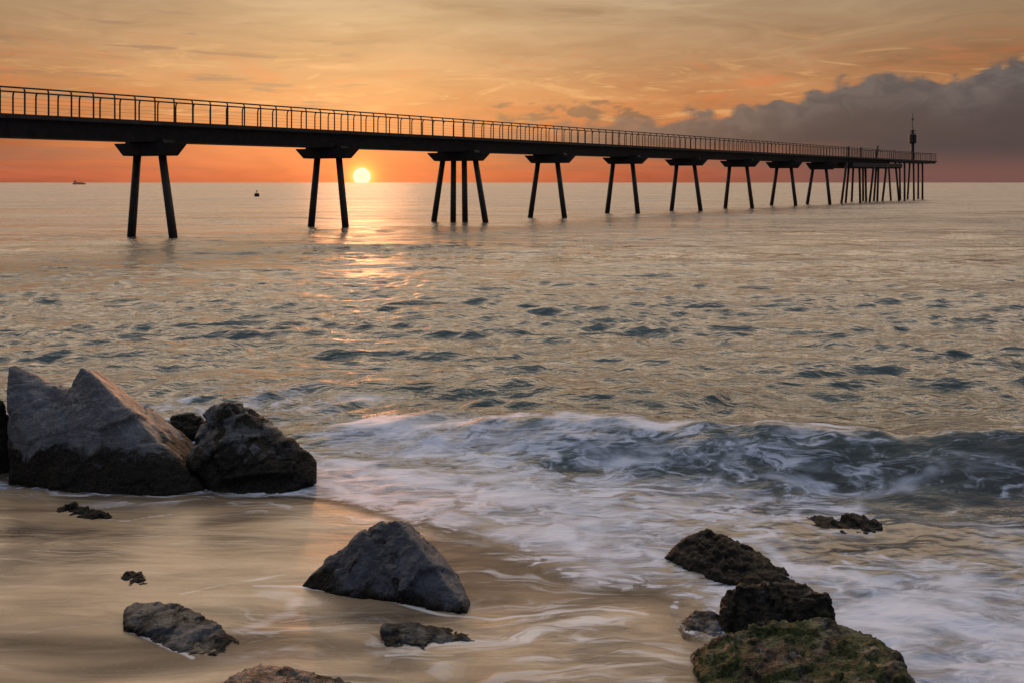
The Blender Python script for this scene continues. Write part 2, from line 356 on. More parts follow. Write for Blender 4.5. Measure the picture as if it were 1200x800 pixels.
def mat_sea():
    m_, n, out = new_mat('sea_water')
    pos = n.n.new('ShaderNodeTexCoord').outputs['Object']
    X, Y, Z = n.sep(pos)[:3]
    F = n.attr('foam'); S = n.attr('shore')
    pat, q = foam_tex(n, pos)
    th = n.m('SUBTRACT', .84, n.m('MULTIPLY', F, .62))
    fm = n.m('MULTIPLY', n.ss(pat, n.m('SUBTRACT', th, .08), n.m('ADD', th, .13)), n.ss(F, .02, .16))
    sft = n.noise(n.vm('ADD', n.vm('MULTIPLY', pos, (.8, 1.5, 1.6)), n.vm('SCALE', n.vm('SUBTRACT', n.noisec(pos, .8, 2), (.5, .5, .5)), .8)), 1.5, 5, .52, .3)
    sm = n.m('MULTIPLY', n.ss(sft, n.m('SUBTRACT', .66, n.m('MULTIPLY', F, .42)), n.m('SUBTRACT', .92, n.m('MULTIPLY', F, .42))), n.ss(F, .05, .35))
    fm = n.m('MAXIMUM', n.m('MULTIPLY', fm, .92), n.m('ADD', n.m('MULTIPLY', sm, .80), n.m('MULTIPLY', fm, .15)), clamp=True)
    # ripples
    near = n.ss(Y, 60, 12)
    p1 = n.vm('MULTIPLY', pos, (.42, 1.0, 1))
    r1 = n.noise(p1, 3.2, 5, .55, .5)
    r2 = n.noise(p1, 9.0, 3, .5, .3)
    farp = n.vm('MULTIPLY', pos, (.16, .42, 1))
    r3 = n.noise(farp, 1.0, 6, .6, .4)
    patch = n.noise(n.vm('MULTIPLY', pos, (.03, .09, 1)), 1.0, 4, .55, .4)
    calm = n.ss(n.m('MULTIPLY', Y, 1.0), 7.0, 10.4)
    h1 = n.bump(r1, n.m('MULTIPLY', n.ss(Y, 45, 15), n.mr(calm, 0, 1, .14, .7)), .15)
    h2 = n.bump(r2, n.m('MULTIPLY', n.ss(Y, 45, 12), n.mr(calm, 0, 1, .06, .5)), .06, h1)
    h3 = n.bump(r3, n.mr(n.ss(Y, 14, 50), 0, 1, .0, .9), n.mr(patch, .35, .65, .4, 1.3), h2)
    pat2 = n.noise(n.vm('MULTIPLY', pos, (.05, .16, 1)), 1.0, 6, .65, .6)
    rough = n.m('ADD', n.mr(n.ss(Y, 10, 150), 0, 1, .12, .26), n.m('MULTIPLY', n.mr(pat2, .35, .65, -.06, .16), n.ss(Y, 12, 30)))
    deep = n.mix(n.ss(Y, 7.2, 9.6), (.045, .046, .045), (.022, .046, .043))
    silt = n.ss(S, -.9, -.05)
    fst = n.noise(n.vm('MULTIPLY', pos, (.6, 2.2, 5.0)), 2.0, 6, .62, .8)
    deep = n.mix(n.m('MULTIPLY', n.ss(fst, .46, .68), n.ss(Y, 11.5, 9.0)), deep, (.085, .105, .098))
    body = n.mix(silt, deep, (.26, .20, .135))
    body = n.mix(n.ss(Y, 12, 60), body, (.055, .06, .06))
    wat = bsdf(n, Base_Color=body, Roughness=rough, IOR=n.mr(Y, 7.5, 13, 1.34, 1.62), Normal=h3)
    hf = n.bump(pat, .35, .06)
    fshade = n.mix(n.ss(n.m('MAXIMUM', pat, n.m('ADD', sft, .02)), .42, .66), (.16, .20, .28), (.60, .66, .82))
    fo = bsdf(n, Base_Color=fshade, Roughness=.5, IOR=1.3, Normal=hf)
    mx = n.n.new('ShaderNodeMixShader'); n.put(mx.inputs[0], n.m('MULTIPLY', fm, .9)); n.l.new(wat, mx.inputs[1]); n.l.new(fo, mx.inputs[2])
    # the film thins out to nothing on the sand
    sn = n.noise(pos, 3.5, 5, .6, .8)
    cov = n.ss(n.m('SUBTRACT', n.m('ADD', S, n.m('MULTIPLY', n.m('SUBTRACT', sn, .5), .45)), 0.0), .08, -.75)
    cov = n.m('MAXIMUM', cov, n.m('MULTIPLY', fm, n.ss(n.m('ADD', S, n.m('MULTIPLY', n.m('SUBTRACT', sn, .5), .3)), .06, -.03)))
    tr = n.n.new('ShaderNodeBsdfTransparent')
    m2 = n.n.new('ShaderNodeMixShader'); n.put(m2.inputs[0], cov); n.l.new(tr.outputs[0], m2.inputs[1]); n.l.new(mx.outputs[0], m2.inputs[2])
    n.l.new(m2.outputs[0], out.inputs[0]); return m_

def mat_sand():
    m_, n, out = new_mat('wet_sand')
    pos = n.n.new('ShaderNodeTexCoord').outputs['Object']
    S = n.attr('shore'); L = n.attr('lines')
    # water films drawn down the beach: streaks running with the swash
    p1 = n.vm('MULTIPLY', pos, (.55, 1.9, 1)); w = n.vm('SCALE', n.vm('SUBTRACT', n.noisec(p1, .8, 3), (.5, .5, .5)), .9)
    q = n.vm('ADD', p1, w)
    a = n.noise(q, 1.1, 5, .55, .6); b = n.noise(n.vm('MULTIPLY', q, (1, 3.2, 1)), 2.2, 5, .55, .4)
    grain = n.noise(pos, 60, 3, .75)
    big = n.noise(n.vm('MULTIPLY', pos, (.5, 1.1, 1)), .8, 3, .5, .5)
    col = n.mix(n.ss(a, .36, .62), (.070, .052, .036), (.33, .24, .148))
    col = n.mix(n.m('MULTIPLY', n.ss(b, .5, .72), .5), col, (.50, .41, .30))
    col = n.mix(n.m('MULTIPLY', n.ss(b, .48, .30), .45), col, (.12, .09, .062))
    col = n.mix(n.m('MULTIPLY', n.ss(big, .50, .36), .62), col, (.085, .066, .048))
    col = n.mix(n.m('MULTIPLY', n.ss(grain, .50, .66), .42), col, (.2, .16, .12))
    fl = n.ss(n.m('ADD', L, n.m('MULTIPLY', n.m('SUBTRACT', b, .5), .9)), .35, .95)
    col = n.mix(n.m('MULTIPLY', fl, .75), col, (.62, .62, .66))
    wsh = n.attr('wash')
    wpos = n.vm('MULTIPLY', n.vm('ADD', pos, n.vm('SCALE', n.vm('SUBTRACT', n.noisec(n.vm('MULTIPLY', pos, (.8, 1.3, 1)), 1.0, 3), (.5, .5, .5)), 1.1)), (.7, 4.2, 1))
    ws = n.noise(wpos, 1.9, 6, .6, .5)
    col = n.mix(n.m('MULTIPLY', n.m('MULTIPLY', n.ss(ws, .50, .66), wsh), .75), col, (.58, .60, .66))
    col = n.mix(n.m('MULTIPLY', n.m('MULTIPLY', n.ss(ws, .46, .32), wsh), .60), col, (.12, .105, .09))
    a = n.m('ADD', a, n.m('MULTIPLY', n.m('MULTIPLY', ws, wsh), .9))
    bp = n.bump(a, .35, .05, n.bump(grain, .30, .004))
    bs = bsdf(n, Base_Color=col, Roughness=n.mr(big, .36, .54, .5, .22), Specular_IOR_Level=n.mr(big, .36, .54, .08, .5), IOR=1.38, Normal=bp)
    n.l.new(bs, out.inputs[0]); return m_

def mat_rock(name, base=(.075, .073, .078), light=(.20, .19, .185), weed=.25, weed_h=.2, moss=0.0, moss_c=(.07, .085, .025), rough=.38):
    m_, n, out = new_mat(name)
    pos = n.n.new('ShaderNodeTexCoord').outputs['Object']; Z = n.sep(pos)[2]
    a = n.noise(pos, 3.2, 8, .62, .4); b = n.noise(pos, 14, 6, .65); c = n.noise(pos, 55, 4, .6)
    vein = n.m('ABSOLUTE', n.m('SUBTRACT', n.noise(n.vm('MULTIPLY', pos, (1, 1, 2.2)), 2.6, 6, .6, 1.2), .5))
    col = n.mix(n.ss(a, .38, .68), base, tuple(v*1.8 for v in base))
    col = n.mix(n.m('MULTIPLY', n.ss(b, .56, .72), .55), col, light)
    col = n.mix(n.m('MULTIPLY', n.ss(vein, .018, .0), .6), col, light)
    col = n.mix(n.m('MULTIPLY', n.ss(c, .5, .34), .55), col, tuple(v*.35 for v in base))
    hz = n.m('ADD', Z, n.m('MULTIPLY', n.m('SUBTRACT', n.noise(pos, 3.2, 7, .66, .6), .5), .75))
    wd = n.m('MULTIPLY', n.ss(hz, weed_h+.07, weed_h-.05), 1.0)
    wd2 = n.ss(n.noise(pos, 6.5, 5, .6, .5), 1-weed-.06, 1-weed+.05)
    wm = n.m('MAXIMUM', wd, wd2)
    wc = n.mix(n.ss(n.noise(pos, 38, 4, .6), .42, .62), (.003, .003, .003), (.016, .013, .009))
    col = n.mix(wm, col, wc)
    if moss:
        mn = n.noise(pos, 4.8, 6, .62, .6)
        mk = n.ss(mn, 1-moss-.03, 1-moss+.04)
        mc = n.mix(n.ss(n.noise(pos, 45, 4, .65), .40, .62), tuple(v*.22 for v in moss_c), moss_c)
        col = n.mix(mk, col, mc)
    h = n.m('ADD', n.m('ADD', n.m('MULTIPLY', a, .5), n.m('MULTIPLY', b, .35)), n.m('MULTIPLY', c, n.mr(wm, 0, 1, .14, .5)))
    bs = bsdf(n, Base_Color=col, Roughness=n.m('ADD', n.mr(b, .3, .7, rough-.12, rough+.16), n.m('MULTIPLY', wm, .12)), IOR=1.36, Specular_IOR_Level=n.mr(wm, 0, 1, .5, .22), Normal=n.bump(h, .8, .05))
    n.l.new(bs, out.inputs[0]); return m_

def mat_plain(name, col, rough=.6, metal=0.0, var=.35, scale=3.0):
    m_, n, out = new_mat(name); pos = n.n.new('ShaderNodeTexCoord').outputs['Object']
    a = n.noise(pos, scale, 6, .6); c = n.mix(n.ss(a, .35, .65), tuple(v*(1-var) for v in col), tuple(v*(1+var) for v in col))
    bs = bsdf(n, Base_Color=c, Roughness=rough, Metallic=metal, Normal=n.bump(a, .3, .03)); n.l.new(bs, out.inputs[0]); return m_

M_CON = mat_plain('dark_concrete', (.020, .016, .014), .8)  # near-black base colour with mottled tone
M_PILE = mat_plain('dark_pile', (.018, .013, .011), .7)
M_EDGE = mat_plain('deck_edge_concrete', (.034, .028, .024), .8)  # paler than the girder: the slab edge's lit look is in the colour
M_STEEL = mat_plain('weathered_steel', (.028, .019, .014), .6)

# ------------------------------------------------------------------ sheet of points fanning out to the horizon
def fan(name, rows, us, zf, attrs, mat, off=1.5):
    U, Dm = np.meshgrid(us, rows); X = U*(Dm+off); Y = Dm
    s = sdist(X, Y); Z = zf(X, Y, s)
    nr, nc = X.shape
    me = bpy.data.meshes.new(name); me.vertices.add(nr*nc)
    me.vertices.foreach_set('co', np.stack([X, Y, Z], -1).astype(np.float32).ravel())
    i = np.arange((nr-1)*nc).reshape(nr-1, nc)[:, :-1].ravel()
    q = np.stack([i, i+1, i+nc+1, i+nc], -1).astype(np.int32)
    me.loops.add(q.size); me.loops.foreach_set('vertex_index', q.ravel())
    me.polygons.add(len(q)); me.polygons.foreach_set('loop_start', np.arange(0, q.size, 4, dtype=np.int32)); me.polygons.foreach_set('loop_total', np.full(len(q), 4, np.int32))
    me.polygons.foreach_set('use_smooth', np.ones(len(q), bool))
    me.update(calc_edges=True)
    for k, f in attrs.items():
        at = me.attributes.new(k, 'FLOAT', 'POINT'); at.data.foreach_set('value', f(X, Y, s).astype(np.float32).ravel())
    return link(name, me, mat)

# ------------------------------------------------------------------ rocks
def hull_bm(pts):
    bm = bmesh.new()
    for p in pts: bm.verts.new(p)
    r = bmesh.ops.convex_hull(bm, input=bm.verts)
    bmesh.ops.delete(bm, geom=list({v for v in r['geom_interior'] if isinstance(v, bmesh.types.BMVert)}), context='VERTS')
    return bm
def make_rock(label, hulls, mat, vox=.022, rough=.035, fine=.010, freq=3.0, smooth_it=1, lump=0.0, ctr=None):
    allb = bmesh.new()
    for h in hulls:
        pts = []
        for p in h:
            v = P(*p[:3]) if len(p) < 4 else Vector(p[:3])
            pts.append(v)
            if v.z < .16: pts.append(Vector((v.x, v.y, -.22)))
        b = hull_bm(pts); tmp = bpy.data.meshes.new('t'); b.to_mesh(tmp); b.free(); allb.from_mesh(tmp); bpy.data.meshes.remove(tmp)
    me = bpy.data.meshes.new('rock'); allb.to_mesh(me); allb.free()
    ob = bpy.data.objects.new('rock', me); COL.objects.link(ob)
    md = ob.modifiers.new('r', 'REMESH'); md.mode = 'VOXEL'; md.voxel_size = vox
    ms = ob.modifiers.new('s', 'SMOOTH'); ms.iterations = smooth_it; ms.factor = .5
    dg = bpy.context.evaluated_depsgraph_get(); nm = bpy.data.meshes.new_from_object(ob.evaluated_get(dg))
    ob.modifiers.clear(); ob.data = nm; bpy.data.meshes.remove(me); nm.name = 'rock'
    nv = len(nm.vertices); co = np.empty(nv*3, np.float32); nm.vertices.foreach_get('co', co); co = co.reshape(-1, 3)
    no = np.empty(nv*3, np.float32); nm.vertices.foreach_get('normal', no); no = no.reshape(-1, 3)
    sd_ = random.random()*50
    for i in range(nv):
        v = Vector(co[i]); w = v+Vector((sd_, 0, 0))
        # chipped planes: quantised ridged noise, then grain
        c = mnoise.fractal(w*freq*4.5, .8, 2.2, 4)
        wq = w*freq*.55+Vector((c, c*.7, -c))*.03
        dd, pp = mnoise.voronoi(wq); cd = mnoise.cell_vector(pp[0]*37.1)-Vector((.5, .5, .5)); f1 = (wq-pp[0]).dot(cd)
        wq = w*freq*1.5+Vector((c, -c, c*.5))*.05
        dd2, pp2 = mnoise.voronoi(wq); cd = mnoise.cell_vector(pp2[0]*53.3)-Vector((.5, .5, .5)); f2 = (wq-pp2[0]).dot(cd)
        g2 = mnoise.ridged_multi_fractal(w*freq*2.2+Vector((0, 9, 0)), .85, 2.2, 4, 1.0, 2.0)-1.1
        crk = -max(0, .10-(dd2[1]-dd2[0]))*2.0
        d = rough*(2.2*f1+1.1*f2+.22*g2+crk)+fine*c
        if lump: d += lump*(abs(mnoise.noise(w*14))+.6*abs(mnoise.noise(w*31)))
        co[i] += no[i]*d
    nm.vertices.foreach_set('co', co.ravel()); nm.update()
    nm.polygons.foreach_set('use_smooth', np.ones(len(nm.polygons), bool))
    # origin at the base centre
    mn, mxx = co.min(0), co.max(0); c0 = Vector(((mn[0]+mxx[0])/2, (mn[1]+mxx[1])/2, 0))
    nm.transform(Matrix.Translation(-c0)); ob.location = c0
    nm.materials.clear(); nm.materials.append(mat)
    tag(ob, label, 'rock', 'rocks along the shore')
    rim.append((c0.x, c0.y, (mxx[0]-mn[0])/2*.95, (mxx[1]-mn[1])/2*.95))
    return ob

MR_big = mat_rock('rock_granite_pale', (.050, .054, .066), (.22, .22, .235), weed=.24, weed_h=.33)
MR_b = mat_rock('rock_weeded', (.038, .040, .048), (.15, .15, .16), weed=.50, weed_h=.34)
MR_c = mat_rock('rock_slate', (.030, .034, .046), (.075, .080, .098), weed=.34, weed_h=.02)
MR_wet = mat_rock('rock_wet', (.022, .025, .032), (.09, .092, .105), weed=.25, weed_h=.02, rough=.36)
MR_moss = mat_rock('rock_mossy', (.014, .015, .014), (.22, .21, .21), weed=.54, weed_h=.08, moss=.52, moss_c=(.040, .054, .014))
MR_weed = mat_rock('rock_black_weed', (.012, .012, .013), (.05, .050, .050), weed=.62, weed_h=.1, moss=.38, moss_c=(.030, .030, .014))

make_rock('largest boulder, pale grey, with two sharp peaks and an orange sunlit edge', [
    [(10, 428, 8.55), (18, 426, 8.6), (38, 440, 8.6), (62, 447, 8.7), (95, 470, 8.6), (8, 470, 8.35), (10, 560, 8.05), (60, 572, 7.95), (130, 570, 7.95), (20, 500, 9.3), (110, 520, 9.3)],
    [(93, 428, 8.5), (100, 428, 8.52), (117, 434, 8.95), (70, 470, 8.35), (206, 527, 8.35), (228, 523, 8.85), (160, 484, 8.45), (182, 484, 8.95),
     (60, 575, 7.9), (120, 580, 7.8), (200, 580, 7.78), (240, 572, 7.9), (60, 540, 9.4), (200, 545, 9.4)],
    [(28, 443, 8.6), (45, 452, 8.5), (66, 456, 8.5), (82, 453, 8.5), (92, 450, 8.6), (20, 500, 8.2), (100, 500, 8.2), (30, 568, 8.0), (110, 572, 7.9), (60, 452, 9.1), (60, 540, 9.3)]],
    MR_big, vox=.022, rough=.034, fine=.0045, freq=2.2, smooth_it=1)
make_rock('dark blunt boulder hung with black weed, against the right side of the two peaked boulder', [
    [(247, 478, 8.4), (268, 473, 8.4), (290, 475, 8.5), (318, 497, 8.4), (343, 519, 8.3), (370, 541, 8.15), (366, 560, 8.0), (330, 580, 7.8), (250, 582, 7.78), (222, 540, 8.1), (232, 500, 8.3), (240, 540, 9.2), (350, 545, 9.1)]],
    MR_b, vox=.020, rough=.05, fine=.007, freq=3.0, lump=.012)
make_rock('small weedy rock just behind the gap between the two big boulders', [
    [(202, 488, 9.6), (215, 484, 9.6), (236, 487, 9.6), (242, 505, 9.4), (198, 510, 9.4), (205, 515, 10.0), (240, 512, 10.0)]],
    MR_weed, vox=.02, rough=.05, freq=5, lump=.02)
make_rock('black boulder cut off by the left edge of the photo', [
    [(-90, 462, 8.7), (-20, 462, 8.6), (6, 470, 8.6), (16, 520, 8.5), (16, 555, 8.4), (-100, 560, 8.0), (-60, 520, 9.3), (0, 520, 9.2)]],
    MR_weed, vox=.03, rough=.04, freq=3)
make_rock('dark grey pointed triangular rock standing alone in the swash', [
    [(448, 610, 6.15), (463, 607, 6.15), (478, 612, 6.2), (418, 630, 6.2), (388, 651, 6.12), (353, 686, 6.02), (400, 694, 5.88), (470, 702, 5.8), (550, 720, 5.62), (549, 700, 5.78), (520, 655, 6.05), (500, 632, 6.15), (420, 655, 6.9), (520, 660, 6.8)]],
    MR_c, vox=.014, rough=.026, fine=.004, freq=4.5, smooth_it=1, lump=.006)
make_rock('low flat rock with a blunt left end, just below the triangular rock', [
    [(448, 732, 5.38), (475, 728, 5.45), (520, 736, 5.45), (562, 747, 5.4), (452, 766, 5.18), (510, 764, 5.2), (560, 752, 5.3), (470, 740, 5.7)]],
    MR_wet, vox=.013, rough=.018, fine=.008, freq=6, lump=.006)
make_rock('wet slab of layered rock with shiny top, nearest the lower left corner', [
    [(143, 712, 5.6), (160, 703, 5.68), (208, 705, 5.68), (245, 724, 5.5), (282, 748, 5.3), (280, 768, 5.15), (225, 773, 5.1), (145, 738, 5.4), (180, 725, 5.42), (180, 710, 6.0)]],
    MR_wet, vox=.013, rough=.028, fine=.008, freq=5)
make_rock('dark rock cut off by the bottom edge, right of the wet slab', [
    [(280, 785, 4.9), (300, 781, 4.95), (350, 784, 4.9), (400, 791, 4.85), (426, 806, 4.72), (425, 850, 4.5), (290, 860, 4.45), (250, 800, 4.7), (330, 790, 5.3)]],
    MR_wet, vox=.014, rough=.022, fine=.008, freq=5)
make_rock('small jagged clump of black rock on the sand below the biggest boulder', [
    [(66, 598, 7.45), (84, 590, 7.5), (100, 594, 7.48), (130, 607, 7.25), (120, 611, 7.2), (72, 604, 7.35), (90, 600, 7.7)]],
    MR_weed, vox=.013, rough=.035, freq=7, lump=.02)
make_rock('tiny dark round stone alone on the open sand', [
    [(142, 678, 6.15), (150, 670, 6.2), (166, 669, 6.2), (175, 677, 6.15), (172, 686, 6.03), (150, 688, 6.0), (160, 680, 6.4)]],
    MR_weed, vox=.010, rough=.02, freq=9, lump=.014)
make_rock('long dark weedy rock sloping down to the right, farthest of the lower right cluster', [
    [(780, 655, 6.48), (802, 632, 6.6), (824, 619, 6.62), (846, 628, 6.65), (892, 652, 6.45), (940, 686, 6.02), (900, 690, 5.98), (840, 680, 6.12), (800, 665, 6.3), (860, 660, 6.9)]],
    MR_weed, vox=.014, rough=.035, fine=.012, freq=5, lump=.02)
make_rock('blocky flat topped black rock in the middle of the lower right cluster', [
    [(847, 700, 5.65), (862, 684, 5.62), (945, 686, 5.62), (974, 697, 5.52), (980, 722, 5.5), (962, 742, 5.36), (880, 748, 5.33), (850, 742, 5.38), (848, 718, 5.5), (900, 700, 6.0)]],
    MR_weed, vox=.013, rough=.03, fine=.012, freq=5, lump=.018)
make_rock('green mossy broad rock at the bottom, nearest of the lower right cluster', [
    [(812, 768, 5.2), (835, 757, 5.25), (880, 742, 5.25), (930, 729, 5.28), (980, 729, 5.28), (1020, 742, 5.2), (1052, 768, 4.98), (1068, 798, 4.62), (1066, 860, 4.25), (880, 870, 4.2), (815, 782, 4.98), (960, 760, 5.7)]],
    MR_moss, vox=.014, rough=.035, fine=.012, freq=4.5, lump=.024)
make_rock('small rounded dark stone left of the blocky flat topped rock', [
    [(796, 728, 5.55), (815, 714, 5.62), (838, 716, 5.62), (849, 730, 5.52), (846, 748, 5.35), (800, 748, 5.35), (820, 735, 5.9)]],
    MR_c, vox=.012, rough=.02, freq=6, lump=.01)
make_rock('low black rock awash below the breaking wave at the right', [
    [(932, 610, 7.3), (965, 607, 7.25), (1005, 605, 7.2), (1033, 612, 7.1), (1036, 626, 6.95), (985, 626, 6.95), (940, 618, 7.1), (990, 612, 7.6)]],
    MR_weed, vox=.014, rough=.045, freq=6, lump=.016)
# crouched rocks on sand keep no foam rim
rim = [r for r in rim if sdist(np.array([r[0]]), np.array([r[1]]))[0] < -.35 and r[1] > 5.6]

# ------------------------------------------------------------------ beach and sea
pys = np.concatenate([np.arange(1500, 900, -6.), np.arange(900, 480, -1.4), np.arange(480, 260, -.55), np.arange(260, 222, -.4), 214+8*np.exp(-np.linspace(0, 3.6, 50))])
rowsS = 1000*H/(pys-214)
us = np.concatenate([np.linspace(-3, -.75, 30, endpoint=False), np.arange(-.75, .75, .0016), np.linspace(.75, 3, 30)])
def lines(X, Y, s):
    """thin foam lines left by the last wash"""
    L = np.zeros_like(X)
    for pts, w, a in (([(300, 686), (380, 692), (440, 700), (480, 712), (530, 722), (580, 727), (640, 718), (700, 712), (760, 718)], .022, 1.0),
                   ([(560, 745), (640, 740), (700, 730), (760, 722)], .03, .5),
                   ([(440, 760), (520, 766), (600, 757), (700, 752), (800, 742)], .03, .55),
                   ([(0, 640), (80, 652), (150, 646), (230, 634)], .03, .5), ([(210, 698), (260, 686), (330, 674)], .025, .7),
                   ([(95, 604), (110, 598), (150, 590), (215, 586)], .02, .7), ([(120, 609), (150, 611), (200, 602)], .02, .8),
                   ([(0, 748), (60, 740), (130, 732)], .03, .5), ([(150, 738), (190, 758), (225, 772)], .022, .9),
                   ([(280, 740), (340, 720), (350, 700), (310, 695)], .09, .62), ([(285, 770), (330, 765), (360, 750)], .07, .45),
                   ([(650, 800), (700, 785), (780, 772), (820, 778)], .05, .5), 
                   ([(450, 770), (480, 768), (530, 768)], .02, .8), ([(230, 588), (340, 596), (450, 616)], .03, .5)):
        q = np.array([G(*p) for p in pts]); best = np.full(X.shape, 9.)
        near = (X > q[:, 0].min()-.5) & (X < q[:, 0].max()+.5) & (Y > q[:, 1].min()-.5) & (Y < q[:, 1].max()+.5)
        xx, yy = X[near]+.03*pnoise(X[near]*3, Y[near]*3), Y[near]+.03*pnoise(X[near]*3+5, Y[near]*3); bb = best[near]
        for a0, b0 in zip(q, q[1:]):
            d = b0-a0; tt = np.clip(((xx-a0[0])*d[0]+(yy-a0[1])*d[1])/(d@d), 0, 1)
            bb = np.minimum(bb, np.hypot(xx-a0[0]-tt*d[0], yy-a0[1]-tt*d[1]))
        best[near] = bb; L = np.maximum(L, a*np.exp(-(best/w)**2))
    return L
def wash(X, Y, s):
    cx, cy = G(700, 745); w = np.exp(-(((X-cx)/1.25)**2+((Y-cy)/.62)**2)**1.5)
    cx, cy = G(560, 760); w = np.maximum(w, .7*np.exp(-(((X-cx)/1.0)**2+((Y-cy)/.5)**2)**1.5))
    cx, cy = G(320, 730); w = np.maximum(w, .75*np.exp(-(((X-cx)/.32)**2+((Y-cy)/.42)**2)**1.5))
    w = np.maximum(w, .9*(1-sst(s, .05, .45)))
    return w
sea = fan('sea', rowsS, us, sea_z, {'foam': foam_d, 'shore': lambda X, Y, s: s}, mat_sea())
tag(sea, kind='structure')
pyb = np.concatenate([np.arange(2600, 1100, -30.), np.arange(1100, 440, -1.6), np.arange(440, 300, -6.)])
beach = fan('beach', 1000*H/(pyb-214), np.concatenate([np.linspace(-4, -.75, 30, endpoint=False), np.arange(-.75, .75, .002), np.linspace(.75, 4, 30)]), sand_z, {'shore': lambda X, Y, s: s, 'lines': lines, 'wash': wash}, mat_sand())
tag(beach, kind='structure')

# ------------------------------------------------------------------ the footbridge out to sea
X0, DX, D0, DD = -18.86, 7.328, 44.90, 8.269
SP = math.hypot(DX, DD); dirv = Vector((DX/SP, DD/SP, 0)); nrm = Vector((DD/SP, -DX/SP, 0))   # nrm points to the near (right hand) side
HW = 1.3
def t_at(px, w=0):
    u = (px-600)/1000; return (u*(D0+w*nrm.y)-(X0+w*nrm.x))/(DX-u*DD)
def LP(t_, w=0, z_=0): return Vector((X0+DX*t_+nrm.x*w, D0+DD*t_+nrm.y*w, z_))
prof = [(0, 135, 162, 102.5), (150, 140.5, 164.8, 112.5), (300, 147.7, 169.5, 123), (450, 154.5, 174, 132.3), (600, 163, 178.6, 143), (750, 170.5, 184, 154), (900, 179, 188, 165.5), (1000, 184.5, 191.5, 174.5), (1045, 187, 193, 177.8), (1098, 188.3, 192.3, 179.6)]
pt, pz = [], []
for px, a, b, c in prof:
    t_ = t_at(px, HW); D = LP(t_, HW).y; pt.append(t_); pz.append([H-(v-214)/1000*D for v in (a, b, c)])
pt = np.array(pt); pz = np.array(pz)
# smooth quadratic through the read-off heights
cf = [np.polyfit(pt, pz[:, k], 2) for k in range(3)]
def zt(t_, k): return float(np.polyval(cf[k], min(max(t_, -1.2), pt[-1])))
T0, T1 = -3.0, t_at(1098, HW); TE = t_at(1046, HW)
br = empty('footbridge', LP(0, 0, 0)); inv = Matrix.Translation(-LP(0, 0, 0))
tag(br, 'long dark concrete footbridge on splayed legs with thin railings running out over the sea', 'bridge')
def brpart(name, bm, mat, parent=None, smooth=False):
    bm.transform(inv); return from_bm(name, bm, mat, parent or br, smooth)
def sweep(bm, ts, prof_f):
    rings = []
    for t_ in ts: rings.append([bm.verts.new(LP(t_, w, z_)) for w, z_ in prof_f(t_)])
    n = len(rings[0])
    for a, b in zip(rings, rings[1:]):
        for k in range(n): bm.faces.new((a[k], a[(k+1) % n], b[(k+1) % n], b[k]))
    bm.faces.new(rings[0][::-1]); bm.faces.new(rings[-1])
ts = list(np.linspace(T0, T1, 80))
b = bmesh.new(); sweep(b, ts, lambda t_: [(-HW, zt(t_, 0)), (HW, zt(t_, 0)), (HW, zt(t_, 0)-.20), (HW-.06, zt(t_, 0)-.24), (-HW+.06, zt(t_, 0)-.24), (-HW, zt(t_, 0)-.20)])
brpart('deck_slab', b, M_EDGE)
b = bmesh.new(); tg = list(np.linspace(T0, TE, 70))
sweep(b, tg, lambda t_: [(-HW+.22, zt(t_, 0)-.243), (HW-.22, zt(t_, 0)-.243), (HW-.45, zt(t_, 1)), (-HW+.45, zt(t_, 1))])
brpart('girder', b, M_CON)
# platform plate at the seaward end
b = bmesh.new()
for w in (-1.0, 0, 1.0):
    sweep(b, [TE-.05, T1-.02], lambda t_: [(w-.14, zt(t_, 0)-.243), (w+.14, zt(t_, 0)-.243), (w+.14, zt(t_, 0)-.48), (w-.14, zt(t_, 0)-.48)])
brpart('end_beam', b, M_CON)

axis = Vector((2.61, -1.03, 0)).normalized()
# piers: px centre, base px of the legs, top px of the legs, base row
piers = [(178, [(154, 161), (203, 190)], 279, 183, (135, 219)), (385, [(364.5, 372), (405, 397)], 270, 186, (347, 421)), (538, [(508.5, 519), (531, 531.5), (545, 544), (569, 557)], 262, 189, (501, 575)),
         (641, [(621.5, 630.5), (661.5, 653)], 253, 191.5, (615, 675)), (730, [(711.5, 718.5), (747.5, 741)], 248.5, 192.5, (706, 760)), (803, [(787, 793), (821, 813.5)], 247, 194.5, (779, 830)),
         (865.5, [(850, 855), (881.5, 875)], 243, 196, (843.5, 891)), (918, [(904, 910.5), (932.5, 927)], 241.5, 197.5, (897, 941)), (960, [(946, 952.5), (972.5, 968)], 239, 199, (944, 982))]
def onaxis(c, px):            # point on the pier's cross axis seen in column px
    u = (px-600)/1000; s_ = (u*c.y-c.x)/(axis.x-u*axis.y); return c+axis*s_
